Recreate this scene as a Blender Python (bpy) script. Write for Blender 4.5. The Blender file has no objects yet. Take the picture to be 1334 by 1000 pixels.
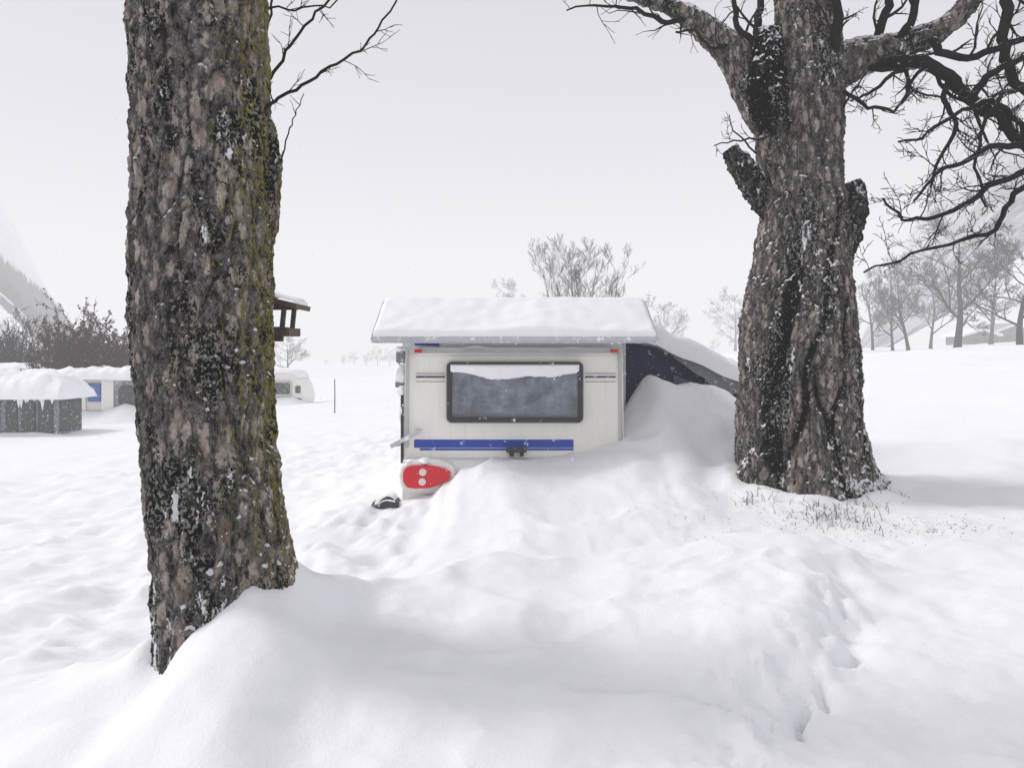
import bpy, bmesh, math, random
import numpy as np
from mathutils import Vector, Matrix, noise

F = 1037.3; CZ = 1.6; HY = 460.0
def W(px, py, d):
    return Vector(((px-667)/F*d, d, CZ-(py-HY)/F*d))

scene = bpy.context.scene
COL = scene.collection

# ------------------------------------------------------------------ nodes
def new_mat(name):
    m = bpy.data.materials.new(name); m.use_nodes = True
    nt = m.node_tree; nt.nodes.clear()
    out = nt.nodes.new('ShaderNodeOutputMaterial')
    return m, nt, out
def N(nt, typ, props=None, **ins):
    n = nt.nodes.new(typ)
    for k, v in (props or {}).items(): setattr(n, k, v)
    for k, v in ins.items():
        key = k.replace('_', ' ')
        if key.startswith('i') and key[1:].isdigit(): s = n.inputs[int(key[1:])]
        else: s = n.inputs[key]
        if isinstance(v, bpy.types.NodeSocket): nt.links.new(v, s)
        else: s.default_value = v
    return n
def col(r, g, b): return (r, g, b, 1.0)
def ramp(nt, fac, stops, interp='LINEAR'):
    n = nt.nodes.new('ShaderNodeValToRGB'); cr = n.color_ramp; cr.interpolation = interp
    while len(cr.elements) > 1: cr.elements.remove(cr.elements[-1])
    cr.elements[0].position = stops[0][0]; cr.elements[0].color = stops[0][1]
    for p, c in stops[1:]:
        e = cr.elements.new(p); e.color = c
    nt.links.new(fac, n.inputs[0]); return n.outputs[0]
def g(v): return (v, v, v, 1)
def mix(nt, fac, a, b, blend='MIX'):
    n = nt.nodes.new('ShaderNodeMix'); n.data_type = 'RGBA'; n.blend_type = blend
    for s, v in ((n.inputs[0], fac), (n.inputs[6], a), (n.inputs[7], b)):
        if isinstance(v, bpy.types.NodeSocket): nt.links.new(v, s)
        else: s.default_value = v
    return n.outputs[2]
def math_n(nt, op, a, b=0.0, clamp=False):
    n = nt.nodes.new('ShaderNodeMath'); n.operation = op; n.use_clamp = clamp
    for s, v in ((n.inputs[0], a), (n.inputs[1], b)):
        if isinstance(v, bpy.types.NodeSocket): nt.links.new(v, s)
        else: s.default_value = v
    return n.outputs[0]
def noise_n(nt, vec, scale, detail=3, rough=0.55, dist=0.0):
    return N(nt, 'ShaderNodeTexNoise', None, Vector=vec, Scale=scale, Detail=detail, Roughness=rough, Distortion=dist).outputs[0]

def mat_snow(name='snow', c=(0.935, 0.938, 0.96), fine=1.0):
    m, nt, out = new_mat(name)
    tc = N(nt, 'ShaderNodeTexCoord').outputs['Object']
    n1 = noise_n(nt, tc, 22, 5, 0.80)
    b1 = N(nt, 'ShaderNodeBump', None, Strength=0.6*fine, Distance=0.016, Height=n1)
    p = N(nt, 'ShaderNodeBsdfPrincipled', None, Base_Color=col(*c), Roughness=0.75, Normal=b1.outputs[0])
    p.inputs['Specular IOR Level'].default_value = 0.2
    nt.links.new(p.outputs[0], out.inputs[0]); return m

def mat_bark(name, sc=1.0, moss=0.6, light=0.5, snow=0.5, dark=0.5, streak=.5, cell=21, tint=(1, .9, .85)):
    m, nt, out = new_mat(name)
    tc = N(nt, 'ShaderNodeTexCoord').outputs['Object']
    geo = N(nt, 'ShaderNodeNewGeometry')
    sepz = N(nt, 'ShaderNodeSeparateXYZ', None, Vector=tc)
    wn = N(nt, 'ShaderNodeTexNoise', None, Vector=tc, Scale=28*sc, Detail=3, Roughness=.7).outputs['Color']
    wv = N(nt, 'ShaderNodeVectorMath', {'operation': 'SCALE'}, i0=wn); wv.inputs['Scale'].default_value = 0.042/sc
    add = N(nt, 'ShaderNodeVectorMath', {'operation': 'ADD'}, i0=tc, i1=wv.outputs[0]).outputs[0]
    mp = N(nt, 'ShaderNodeMapping', None, Vector=add); mp.inputs['Scale'].default_value = (1, 1, 0.42)
    v = mp.outputs[0]
    mp2 = N(nt, 'ShaderNodeMapping', None, Vector=tc); mp2.inputs['Scale'].default_value = (1, 1, 0.5)
    v2 = mp2.outputs[0]
    mpb = N(nt, 'ShaderNodeMapping', None, Vector=tc); mpb.inputs['Scale'].default_value = (1, 1, streak)
    fine = noise_n(nt, v2, 95*sc, 4, 0.78)
    med = noise_n(nt, v2, 20*sc, 3, 0.68)
    big = noise_n(nt, mpb.outputs[0], 4.2*sc, 5, 0.70)
    rough = math_n(nt, 'ADD', math_n(nt, 'MULTIPLY', fine, .55), math_n(nt, 'MULTIPLY', med, .45))
    def tn(v_): return col(v_*tint[0], v_*tint[1], v_*tint[2])
    c1 = ramp(nt, rough, [(.36, tn(.012)), (.44, tn(.065)), (.52, tn(.175)), (.61, tn(.36))])
    vor = N(nt, 'ShaderNodeTexVoronoi', {'feature': 'F1'}, Vector=v, Scale=cell*sc)
    sepc = N(nt, 'ShaderNodeSeparateColor', None, Color=vor.outputs['Color'])
    rad = math_n(nt, 'SUBTRACT', math_n(nt, 'ADD', .18+.22*light, math_n(nt, 'MULTIPLY', sepc.outputs[1], .30)), math_n(nt, 'MULTIPLY', math_n(nt, 'GREATER_THAN', sepc.outputs[0], .30+.5*light), 1.0))
    ov = math_n(nt, 'SUBTRACT', rad, math_n(nt, 'ADD', vor.outputs['Distance'], math_n(nt, 'MULTIPLY', math_n(nt, 'SUBTRACT', fine, .5), .7)))
    lmask = ramp(nt, ov, [(0.0, g(0)), (0.06, g(.95))])
    lc = mix(nt, sepc.outputs[2], col(.44, .35, .295), col(.66, .59, .53))
    lc = mix(nt, 0.7, lc, ramp(nt, fine, [(.32, g(.4)), (.6, g(1.1))]), 'MULTIPLY')
    c1 = mix(nt, lmask, c1, lc)
    om = ramp(nt, math_n(nt, 'ADD', math_n(nt, 'MULTIPLY', sepc.outputs[2], .5), math_n(nt, 'MULTIPLY', med, .5)), [(.72, g(0)), (.78, g(.55))])
    c1 = mix(nt, om, c1, col(.22, .115, .055))
    dm = ramp(nt, math_n(nt, 'ADD', math_n(nt, 'MULTIPLY', big, .72), math_n(nt, 'MULTIPLY', fine, .28)),
              [(0.525-0.12*(dark-.5), g(0)), (0.55-0.12*(dark-.5), g(.96))])
    c1 = mix(nt, dm, c1, mix(nt, fine, col(.002, .002, .002), col(.018, .017, .016)))
    at = N(nt, 'ShaderNodeAttribute', {'attribute_name': 'crev'}).outputs['Fac']
    c1 = mix(nt, 1.0, c1, ramp(nt, at, [(0.0, g(1)), (.85, g(.03))]), 'MULTIPLY')  # crevice shade painted into the bark colour
    lf = noise_n(nt, tc, 42*sc, 4, .75)
    lich = ramp(nt, math_n(nt, 'ADD', math_n(nt, 'MULTIPLY', lf, .62), math_n(nt, 'MULTIPLY', big, .38)), [(.555, g(0)), (.58, g(.85))])
    c1 = mix(nt, lich, c1, mix(nt, fine, col(.15, .155, .135), col(.50, .50, .47)))
    nrm = N(nt, 'ShaderNodeSeparateXYZ', None, Vector=geo.outputs['Normal'])
    edge = ramp(nt, nrm.outputs[0], [(.62, g(0)), (.98, g(1))])
    mm = ramp(nt, math_n(nt, 'ADD', lf, math_n(nt, 'MULTIPLY', edge, .10*moss)), [(.56, g(0)), (.60, g(.95))])
    mm = math_n(nt, 'MULTIPLY', mm, math_n(nt, 'MULTIPLY', math_n(nt, 'MAXIMUM', edge, .14), moss))
    c1 = mix(nt, mm, c1, mix(nt, fine, col(.06, .06, .012), col(.40, .34, .06)))
    low = ramp(nt, sepz.outputs[2], [(.10, g(.08)), (.60, g(.0))])
    up = ramp(nt, math_n(nt, 'ADD', nrm.outputs[2], math_n(nt, 'MULTIPLY', math_n(nt, 'SUBTRACT', med, .5), 1.3)), [(.48, g(0)), (.56, g(1))])
    mp3 = N(nt, 'ShaderNodeMapping', None, Vector=add); mp3.inputs['Scale'].default_value = (1, 1, 0.28)
    sm = ramp(nt, math_n(nt, 'ADD', low, math_n(nt, 'ADD', math_n(nt, 'MULTIPLY', noise_n(nt, mp3.outputs[0], 15*sc, 4, .68), .55), math_n(nt, 'MULTIPLY', big, .45))),
              [(.635-.08*snow, g(0)), (.655-.08*snow, g(1))])
    sm = math_n(nt, 'MAXIMUM', up, sm)
    cfin = mix(nt, sm, c1, col(.85, .86, .9))
    h = math_n(nt, 'ADD', math_n(nt, 'MULTIPLY', med, 1.3), math_n(nt, 'MULTIPLY', fine, 1.0))
    b = N(nt, 'ShaderNodeBump', None, Strength=1.0, Distance=0.016, Height=h)
    p = N(nt, 'ShaderNodeBsdfDiffuse', None, Color=cfin, Normal=b.outputs[0])
    nt.links.new(p.outputs[0], out.inputs[0]); return m

def mat_twig(name, c=(.04, .033, .03), snow=0.5):
    m, nt, out = new_mat(name)
    tc = N(nt, 'ShaderNodeTexCoord').outputs['Object']
    geo = N(nt, 'ShaderNodeNewGeometry')
    nz = N(nt, 'ShaderNodeSeparateXYZ', None, Vector=geo.outputs['Normal']).outputs[2]
    nn = noise_n(nt, tc, 9, 3, .7)
    cc = mix(nt, nn, col(c[0]*.4, c[1]*.4, c[2]*.4), col(c[0]*1.7, c[1]*1.7, c[2]*1.7))
    s = ramp(nt, math_n(nt, 'ADD', math_n(nt, 'MULTIPLY', nz, .5), math_n(nt, 'MULTIPLY', nn, .8)), [(.88-.2*snow, g(0)), (.95-.2*snow, g(1))])
    cc = mix(nt, s, cc, col(.84, .85, .88))
    p = N(nt, 'ShaderNodeBsdfDiffuse', None, Color=cc)
    nt.links.new(p.outputs[0], out.inputs[0]); return m

def mat_plain(name, c, rough=0.5, metal=0.0, var=0.12, vs=6, bump=0.0, snow=0.0, spec=0.5, dirt=0.0):
    m, nt, out = new_mat(name)
    tc = N(nt, 'ShaderNodeTexCoord').outputs['Object']
    n1 = noise_n(nt, tc, vs, 4, .65)
    cc = mix(nt, n1, col(*[x*(1-var) for x in c]), col(*[min(1, x*(1+var)) for x in c]))
    if dirt:
        mp = N(nt, 'ShaderNodeMapping', None, Vector=tc); mp.inputs['Scale'].default_value = (14, 14, 1.2)
        st = noise_n(nt, mp.outputs[0], 1.6, 5, .6)
        cc = mix(nt, ramp(nt, st, [(.5, g(0)), (.8, g(dirt))]), cc, col(.40, .37, .32))
    if snow:
        s = ramp(nt, noise_n(nt, tc, 13, 4, .7), [(.62-.1*snow, g(0)), (.7-.1*snow, g(1))])
        cc = mix(nt, s, cc, col(.86, .87, .9))
    kw = {}
    if bump:
        kw['Normal'] = N(nt, 'ShaderNodeBump', None, Strength=bump, Distance=.01, Height=noise_n(nt, tc, vs*5, 4, .6)).outputs[0]
    rr = math_n(nt, 'ADD', rough-.08, math_n(nt, 'MULTIPLY', n1, .16))
    p = N(nt, 'ShaderNodeBsdfPrincipled', None, Base_Color=cc, Roughness=rr, Metallic=metal, **kw)
    p.inputs['Specular IOR Level'].default_value = spec
    nt.links.new(p.outputs[0], out.inputs[0]); return m

M_SNOW = mat_snow()
M_SNOWR = mat_snow('roof_snow', fine=.4)
M_BARK1 = mat_bark('bark_left', 1.0, moss=1.0, light=.68, snow=.38, dark=.52, streak=.5, cell=20, tint=(1, .92, .88))
M_BARK2 = mat_bark('bark_right', .85, moss=.12, light=.64, snow=.42, dark=.40, streak=.22, cell=22, tint=(1, .90, .83))
M_TWIG = mat_twig('twig', (.020, .0175, .017), .30)
M_TWIGF = mat_twig('twig_far', (.026, .023, .025), .22)
M_BIRCH = mat_twig('twig_birch', (.10, .075, .062), .1)
M_BUSH = mat_twig('bush_twig', (.060, .022, .015), .12)
M_WHITE = mat_plain('caravan_white', (.88, .86, .79), .38, var=.03, dirt=.14)
M_BLUE = mat_plain('stripe_blue', (.010, .050, .38), .4, snow=.05)
M_NAVYST = mat_plain('stripe_navy', (.02, .03, .12), .4, snow=.1)
M_GOLD = mat_plain('stripe_sand', (.35, .30, .22), .5)
M_RUB = mat_plain('rubber', (.028, .03, .034), .55, var=.3, vs=20, snow=.1)
M_ALU = mat_plain('aluminium', (.50, .51, .55), .45, metal=.35, var=.2, vs=9, snow=.5)
M_RED = mat_plain('red_lens', (.62, .004, .014), .20, var=.15, snow=.05)
M_LENS = mat_plain('clear_lens', (.80, .66, .64), .25, var=.2, vs=40)
M_NAVY = mat_plain('navy_fabric', (.012, .022, .07), .85, var=.3, snow=.15)
M_GREYF = mat_plain('grey_fabric', (.22, .23, .25), .8, var=.3, vs=4, snow=.6)
M_DGREY = mat_plain('dark_fabric', (.05, .057, .06), .7, var=.5, vs=3, snow=.25)
M_WOOD = mat_plain('weathered_wood', (.105, .080, .058), .85, var=.5, vs=25, bump=.6)
M_BLIND = mat_plain('blind_slats', (.14, .165, .215), .5, var=.15, vs=3)
M_DARK = mat_plain('dark_interior', (.02, .023, .03), .6)
M_CONIF = mat_plain('conifer', (.014, .018, .018), .9, var=.5, snow=.05)
M_TRIM = mat_plain('trim_grey', (.5, .5, .5), .5)
M_DIV = mat_plain('divider_grey', (.09, .10, .13), .5)
M_SKYBLUE = mat_plain('sky_blue', (.03, .13, .36), .6, snow=.2)
M_TIMBER = mat_plain('timber', (.13, .09, .07), .8, var=.3)

def mat_glass():
    m, nt, out = new_mat('window_acrylic')
    tc = N(nt, 'ShaderNodeTexCoord').outputs['Object']
    sz = N(nt, 'ShaderNodeSeparateXYZ', None, Vector=tc).outputs[2]
    t = N(nt, 'ShaderNodeBsdfTransparent', None, Color=col(.66, .70, .76))
    gl = N(nt, 'ShaderNodeBsdfGlossy', None, Color=g(.9), Roughness=.12)
    mx = nt.nodes.new('ShaderNodeMixShader'); mx.inputs[0].default_value = .07
    nt.links.new(t.outputs[0], mx.inputs[1]); nt.links.new(gl.outputs[0], mx.inputs[2])
    fr = N(nt, 'ShaderNodeBsdfDiffuse', None, Color=col(.7, .75, .82))
    n1 = noise_n(nt, tc, 5, 4, .7)
    f = math_n(nt, 'MULTIPLY', ramp(nt, n1, [(.42, g(.02)), (.75, g(.28))]), ramp(nt, sz, [(.95, g(.15)), (1.45, g(1))]))
    m2 = nt.nodes.new('ShaderNodeMixShader'); nt.links.new(f, m2.inputs[0]); nt.links.new(mx.outputs[0], m2.inputs[1]); nt.links.new(fr.outputs[0], m2.inputs[2])
    nt.links.new(m2.outputs[0], out.inputs[0]); return m
M_GLASS = mat_glass()

# ------------------------------------------------------------------ object helpers
def empty(name, loc, label, cat, group=None):
    o = bpy.data.objects.new(name, None); o.location = loc; o.empty_display_size = .2
    COL.objects.link(o); o['label'] = label; o['category'] = cat
    if group: o['group'] = group
    return o
def origin_of(p):
    v = Vector((0, 0, 0))
    while p: v += p.location; p = p.parent
    return v
def mk(name, vf, mat, parent=None, loc=None, smooth=False, label=None, cat=None, kind=None, group=None):
    V, Fc = vf
    o0 = origin_of(parent) if parent else (Vector(loc) if loc is not None else Vector((0, 0, 0)))
    me = bpy.data.meshes.new(name)
    me.from_pydata([(v[0]-o0[0], v[1]-o0[1], v[2]-o0[2]) for v in V], [], Fc)
    me.materials.append(mat); me.update()
    if smooth: me.polygons.foreach_set('use_smooth', [True]*len(me.polygons))
    o = bpy.data.objects.new(name, me); COL.objects.link(o)
    if parent: o.parent = parent
    else: o.location = o0
    if label: o['label'] = label
    if cat: o['category'] = cat
    if kind: o['kind'] = kind
    if group: o['group'] = group
    return o
def merge(lst):
    V = []; Fc = []
    for v, f in lst:
        b = len(V); V += list(v); Fc += [tuple(i+b for i in q) for q in f]
    return V, Fc
def bm_out(bm):
    bmesh.ops.recalc_face_normals(bm, faces=bm.faces)
    bm.verts.ensure_lookup_table(); bm.verts.index_update()
    r = ([v.co.copy() for v in bm.verts], [tuple(v.index for v in f.verts) for f in bm.faces]); bm.free(); return r
def box(x0, x1, y0, y1, z0, z1, bev=.006, rot=None):
    bm = bmesh.new(); bmesh.ops.create_cube(bm, size=1)
    for v in bm.verts:
        v.co = Vector(((x1-x0)*v.co.x, (y1-y0)*v.co.y, (z1-z0)*v.co.z))
    if bev: bmesh.ops.bevel(bm, geom=list(bm.edges), offset=bev, segments=2, affect='EDGES', profile=.6)
    c = Vector(((x0+x1)/2, (y0+y1)/2, (z0+z1)/2))
    for v in bm.verts:
        if rot is not None: v.co = rot @ v.co
        v.co += c
    return bm_out(bm)
def prism(poly, axis, a, b, bev=0.0, seg=3):
    bm = bmesh.new()
    def P(p, t): return Vector((t, p[0], p[1])) if axis == 'x' else Vector((p[0], t, p[1]))
    A = [bm.verts.new(P(p, a)) for p in poly]; B = [bm.verts.new(P(p, b)) for p in poly]
    bm.faces.new(A); bm.faces.new(B[::-1]); n = len(poly)
    for i in range(n): bm.faces.new([A[i], B[i], B[(i+1) % n], A[(i+1) % n]])
    if bev:
        es = [e for e in bm.edges if (e.verts[0] in A) == (e.verts[1] in A) and e.calc_length() > bev*.2 or False]
        bmesh.ops.bevel(bm, geom=es, offset=bev, segments=seg, affect='EDGES', profile=.6)
    return bm_out(bm)
def rrect(x0, x1, z0, z1, r, n=6):
    pts = []
    for cx, cz, a0 in ((x1-r, z1-r, 0), (x0+r, z1-r, 90), (x0+r, z0+r, 180), (x1-r, z0+r, 270)):
        for i in range(n+1):
            a = math.radians(a0+90*i/n); pts.append((cx+r*math.cos(a), cz+r*math.sin(a)))
    return pts
def ring(outer, inner, y0, y1):
    n = len(outer); V = []; Fc = []
    for pts, y in ((outer, y0), (inner, y0), (inner, y1), (outer, y1)):
        V += [Vector((p[0], y, p[1])) for p in pts]
    for k in range(4):
        for i in range(n):
            j = (i+1) % n; a = k*n; b = ((k+1) % 4)*n
            Fc.append((a+i, a+j, b+j, b+i))
    return V, Fc
def grid_surface(func, nu, nv):
    V = [func(i/nu, j/nv) for j in range(nv+1) for i in range(nu+1)]
    Fc = [(j*(nu+1)+i, j*(nu+1)+i+1, (j+1)*(nu+1)+i+1, (j+1)*(nu+1)+i) for j in range(nv) for i in range(nu)]
    return V, Fc

class Acc:
    def __init__(s): s.V = []; s.F = []
def tube(acc, pts, rad, n=5):
    V = acc.V; Fc = acc.F; b = len(V); m = len(pts); u = None
    for i, p in enumerate(pts):
        t = (pts[min(i+1, m-1)] - pts[max(i-1, 0)])
        if t.length < 1e-7: t = Vector((0, 0, 1))
        t.normalize()
        if u is None:
            r = Vector((0, 1, 0)) if abs(t.y) < .8 else Vector((1, 0, 0)); u = t.cross(r)
        u = u - t*u.dot(t)
        if u.length < 1e-6: u = t.orthogonal()
        u.normalize(); w = t.cross(u)
        for k in range(n):
            a = 2*math.pi*k/n
            V.append(p + (u*math.cos(a)+w*math.sin(a))*rad[i])
    for i in range(m-1):
        for k in range(n):
            k2 = (k+1) % n; a = b+i*n; c = a+n
            Fc.append((a+k, a+k2, c+k2, c+k))
    Fc.append(tuple(b+(m-1)*n+k for k in range(n)))
def rvec(rng):
    return Vector((rng.gauss(0, 1), rng.gauss(0, 1), rng.gauss(0, 1))).normalized()
def grow(acc, p, d, L, r, lvl, rng, cfg):
    nseg = 4 if lvl > 0 else 3
    pts = [p.copy()]; rad = [r]; dd = d.normalized(); q = p.copy()
    for i in range(nseg):
        dd = (dd + rvec(rng)*cfg['wob'] + Vector((0, 0, cfg['trop']))).normalized()
        q = q + dd*(L/nseg); pts.append(q.copy()); rad.append(max(cfg['rmin']*.6, r*(1-(.62 if lvl else .8)*(i+1)/nseg)))
    tube(acc, pts, rad, 5 if r > .03 else (4 if r > .008 and lvl > 0 else 3))
    if lvl <= 0: return
    k = cfg['k'][min(lvl, len(cfg['k'])-1)]
    for c in range(k):
        t = (.25 + .75*(c+rng.random())/k) if c < k-1 else 1.0
        f = t*nseg; i = min(int(f), nseg-1); fr = f-i
        pp = pts[i].lerp(pts[i+1], fr); rr = rad[i]*(1-fr)+rad[i+1]*fr
        base = (pts[i+1]-pts[i]).normalized()
        ax = base.cross(rvec(rng))
        if ax.length < 1e-4: continue
        ang = math.radians(cfg['ang']*(.6+.7*rng.random()))*(0.5 if t == 1.0 else 1)
        nd = Matrix.Rotation(ang, 3, ax.normalized()) @ base
        grow(acc, pp, nd, L*cfg['ratio']*(.7+.5*rng.random())*(1.15-.45*t), max(cfg['rmin'], rr*.62), lvl-1, rng, cfg)

# ------------------------------------------------------------------ ground height
def _h(a, b, seed):
    n = (a*374761393+b*668265263+seed*144269504) & 0xffffffff
    n = ((n ^ (n >> 13))*1274126177) & 0xffffffff
    n = n ^ (n >> 16)
    return (n & 0xffff)/32767.5-1
def vn(x, y, seed=0):
    xi = np.floor(x).astype(np.int64); yi = np.floor(y).astype(np.int64); xf = x-xi; yf = y-yi
    u = xf**3*(xf*(xf*6-15)+10); v = yf**3*(yf*(yf*6-15)+10)
    return (_h(xi, yi, seed)*(1-u)+_h(xi+1, yi, seed)*u)*(1-v)+(_h(xi, yi+1, seed)*(1-u)+_h(xi+1, yi+1, seed)*u)*v
def fbm(x, y, seed=0, o=4, gain=.5):
    s = 0; a = 1
    for i in range(o):
        c, sn = math.cos(i*.9+.3), math.sin(i*.9+.3)
        s = s+a*vn((x*c-y*sn)*2**i*1.01+i*7.3, (x*sn+y*c)*2**i+i*3.1, seed+i); a *= gain
    return s
def blobs(x, y, seed, dens=.5, r=.32):
    xi = np.floor(x).astype(np.int64); yi = np.floor(y).astype(np.int64); out = np.zeros_like(x)
    for dx in (-1, 0, 1):
        for dy in (-1, 0, 1):
            a = xi+dx; b = yi+dy
            cx = a+.5+.45*_h(a, b, seed); cy = b+.5+.45*_h(a, b, seed+5); on = (_h(a, b, seed+9) < dens*2-1)
            rr = r*(.7+.4*_h(a, b, seed+13))
            d2 = ((x-cx)**2+(y-cy)**2)/rr**2
            out = np.maximum(out, on*np.exp(-d2**1.4))
    return out
def sst(a, b, x):
    t = np.clip((x-a)/(b-a), 0, 1); return t*t*(3-2*t)
def ga(x, y, cx, cy, sx, sy, rot=0):
    c, s = math.cos(rot), math.sin(rot); dx = x-cx; dy = y-cy
    return np.exp(-.5*(((dx*c+dy*s)/sx)**2+((-dx*s+dy*c)/sy)**2))
def smooth_interp(x, xs, ys):
    xs = np.array(xs, float); ys = np.array(ys, float)
    i = np.clip(np.searchsorted(xs, x)-1, 0, len(xs)-2)
    t = np.clip((x-xs[i])/(xs[i+1]-xs[i]), 0, 1); t = t*t*(3-2*t)
    return ys[i]*(1-t)+ys[i+1]*t
def H(x, y):
    x = np.asarray(x, float); y = np.asarray(y, float)
    T = np.where(x > 0, 60*np.tanh(x/60), 15*np.tanh(x/15))
    base = .0742*T-.0071*y
    z = base.copy()
    near = np.exp(-np.maximum(0, np.hypot(x, y-6)-10)/8)
    xw = x+.12*fbm(x*1.3, y*1.3, 5, 3); yw = y+.15*fbm(x*1.1, y*1.1, 9, 3)
    yc = smooth_interp(xw, [-2.2, -1.1, -.6, 0, .8, 1.7, 2.3, 3], [3.9, 4.15, 4.6, 5.0, 5.2, 5.4, 5.1, 4.8])
    yc = yc+.12*fbm(x*2.3, x*0+3, 15, 3)
    zc = smooth_interp(xw, [-2.6, -1.75, -1.15, -.74, -.32, -.03, .38, .92, 1.73, 2.06, 2.35, 2.8], [-.15, .0, .40, .25, .28, .32, .25, .31, .39, .37, .26, .1])
    Hc = np.maximum(0, zc-(.0742*xw-.035))
    dy = yw-yc
    prof = np.where(dy < 0, np.exp(-(dy/1.75)**2)*.74+.26*np.exp(-np.abs(dy)/.5), np.exp(-(dy/.48)**2))
    s = (x-1.17)*.81-(y-3.2)*.586 + .20*fbm(x*1.4, y*1.4, 21, 3) + .05*np.abs(fbm(x*6, y*6, 23, 2))
    wdt = .30+.45*(1+vn(x*1.1, y*1.1, 29))
    inside = 1-sst(0, 1, (s+wdt)/(wdt+.14))
    bank = Hc*prof
    lip = .11*ga(x, y, 1.30, 3.9, .45, 1.0, -.62)
    z += (bank+lip)*inside
    z += .17*ga(x, y, -1.62, 3.75, .55, .5)
    z -= .13*ga(x, y, -1.78, 3.62, .2, .14)
    xz = x+.05*fbm(x*2, y*2, 7, 2)
    zf = smooth_interp(xz, [-2.4, -1.4, -1.15, -.84, -.66, -.48, -.2, .25, .65, 1.15, 1.5, 2.0], [.0, .24, .27, .28, .42, .54, .58, .585, .575, .57, .42, .12])
    z += zf*np.where(y < 8.25, np.exp(-((8.25-y)/1.3)**2), np.exp(-((y-8.25)/3)**2))
    z += .08*ga(xw, yw, .02, 7.0, .20, .65, .10)
    z += .08*ga(xw, yw, .45, 6.4, .6, .22, .45)
    z += .06*ga(xw, yw, -.25, 6.1, .5, .18, -.3)
    z += .84*ga(xw, yw, 1.92, 9.35, .68, .90, -.12)*sst(.95, 1.65, x+.05*(y-9))
    z += .20*ga(xw, yw, 2.8, 9.2, .8, 1.2, 0)
    z += .10*ga(x, y, 2.75, 7.1, .9, .6)
    z += .16*ga(xw, yw, 4.6, 9.2, 2.6, .5, -.06)
    rr = np.hypot(x-2.76, y-7.5)+.10*fbm(x*3, y*3, 111, 2)
    z += .11*np.exp(-((rr-.66)/.20)**2)*(.55+.6*vn(x*3.1, y*3.1, 113))
    rr = np.hypot(x+1.46, y-4.0)
    z += .06*np.exp(-((rr-.36)/.10)**2)*(.6+.7*vn(x*6, y*6, 117))
    tro = sst(-.35, -1.2, x)*sst(3.8, 4.8, y)*near
    l = fbm(x*1.7, y*1.7, 31, 4, .55)
    z += tro*(.055*l+.04*np.abs(fbm(x*3.6, y*3.6, 37, 3)))
    z -= tro*.085*blobs(x*2.1+.2*l, y*2.1, 201, .5, .42)
    z += tro*.035*blobs(x*4.3, y*4.3+.2*l, 221, .4, .4)
    tr2 = sst(0.0, .25, s)*near
    z += tr2*(.022*fbm(x*3, y*3, 41, 4, .6))
    z += tr2*.014*blobs(x*6, y*6, 231, .25, .4)
    edge = np.exp(-((s+.12)/.24)**2)*near*sst(2.2, 3, y)*sst(7, 5.4, y)*sst(-.7, .3, vn(x*1.2, y*1.2, 55))
    z += edge*(.045*np.abs(fbm(x*5, y*5, 51, 3, .6))-.01+.045*blobs(x*7, y*7, 241, .35, .42)-.035*blobs(x*5.1, y*5.1, 243, .2, .3))
    for cx, cy, r in ((1.20, 3.32, .35), (1.27, 3.47, .6), (1.40, 3.55, .2), (1.61, 3.84, .8)):
        z -= .13*ga(x, y, cx, cy, .022, .060, -r)
    mid = sst(-.9, -.2, x)*sst(2.2, 1.6, x-.3*(y-5))*near
    rg = 1-np.abs(fbm(xw*1.1+.3, yw*1.9, 91, 2, .5))*1.6
    z += mid*.032*np.clip(rg, 0, 1)**3
    z += mid*.009*fbm(x*4.2, y*5.2, 95, 4, .6)*sst(-.3, .7, vn(x*.9, y*.9, 99))
    rg2 = 1-np.abs(fbm(x*2.6+.4*yw, yw*1.3, 121, 3, .5))*1.7
    z += near*.012*np.clip(rg2, 0, 1)**3*sst(-.2, .6, fbm(x*.6, y*.6, 123, 2))
    z += .018*blobs(x*3.2, y*3.2, 261, .2, .4)*sst(4.4, 3.4, y)*near
    z += near*(.03*fbm(x*.9, y*.9, 61, 3)+.007*fbm(x*5, y*5, 63, 4, .6))
    z += near*.008*np.sin((x*.5+y*2.6+.5*fbm(x*.7, y*.7, 71, 2))*5)*sst(-.5, 1, fbm(x*.5, y*.5, 73, 2))
    far = 1-np.exp(-np.maximum(0, np.hypot(x, y)-12)/25)
    z += far*(.28*fbm(x*.05, y*.05, 81, 3)+.14*fbm(x*.3, y*.3, 83, 4))
    return z
def Hs(x, y): return float(H(np.array([x]), np.array([y]))[0])

def build_ground():
    nx, ny = 900, 760
    u = np.linspace(-math.asinh(750/1.4), math.asinh(750/1.4), nx); xs = 1.4*np.sinh(u)+.5
    v = np.linspace(math.asinh(-26/1.5), math.asinh(740/1.5), ny); ys = 1.5*np.sinh(v)+4.5
    X, Y = np.meshgrid(xs, ys); Z = H(X, Y)
    co = np.stack([X, Y, Z], -1).reshape(-1, 3).astype(np.float32)
    idx = np.arange(nx*ny).reshape(ny, nx)
    q = np.stack([idx[:-1, :-1], idx[:-1, 1:], idx[1:, 1:], idx[1:, :-1]], -1).reshape(-1, 4)
    me = bpy.data.meshes.new('snow_ground')
    me.vertices.add(len(co)); me.vertices.foreach_set('co', co.ravel())
    me.loops.add(q.size); me.loops.foreach_set('vertex_index', q.ravel().astype(np.int32))
    me.polygons.add(len(q)); me.polygons.foreach_set('loop_start', np.arange(0, q.size, 4, dtype=np.int32))
    me.polygons.foreach_set('use_smooth', np.ones(len(q), bool))
    me.update(calc_edges=True); me.materials.append(M_SNOW)
    o = bpy.data.objects.new('snow_ground', me); COL.objects.link(o)
    o['kind'] = 'structure'; o['label'] = 'deep wind-drifted snow covering the camp ground'; o['category'] = 'snow'
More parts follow.
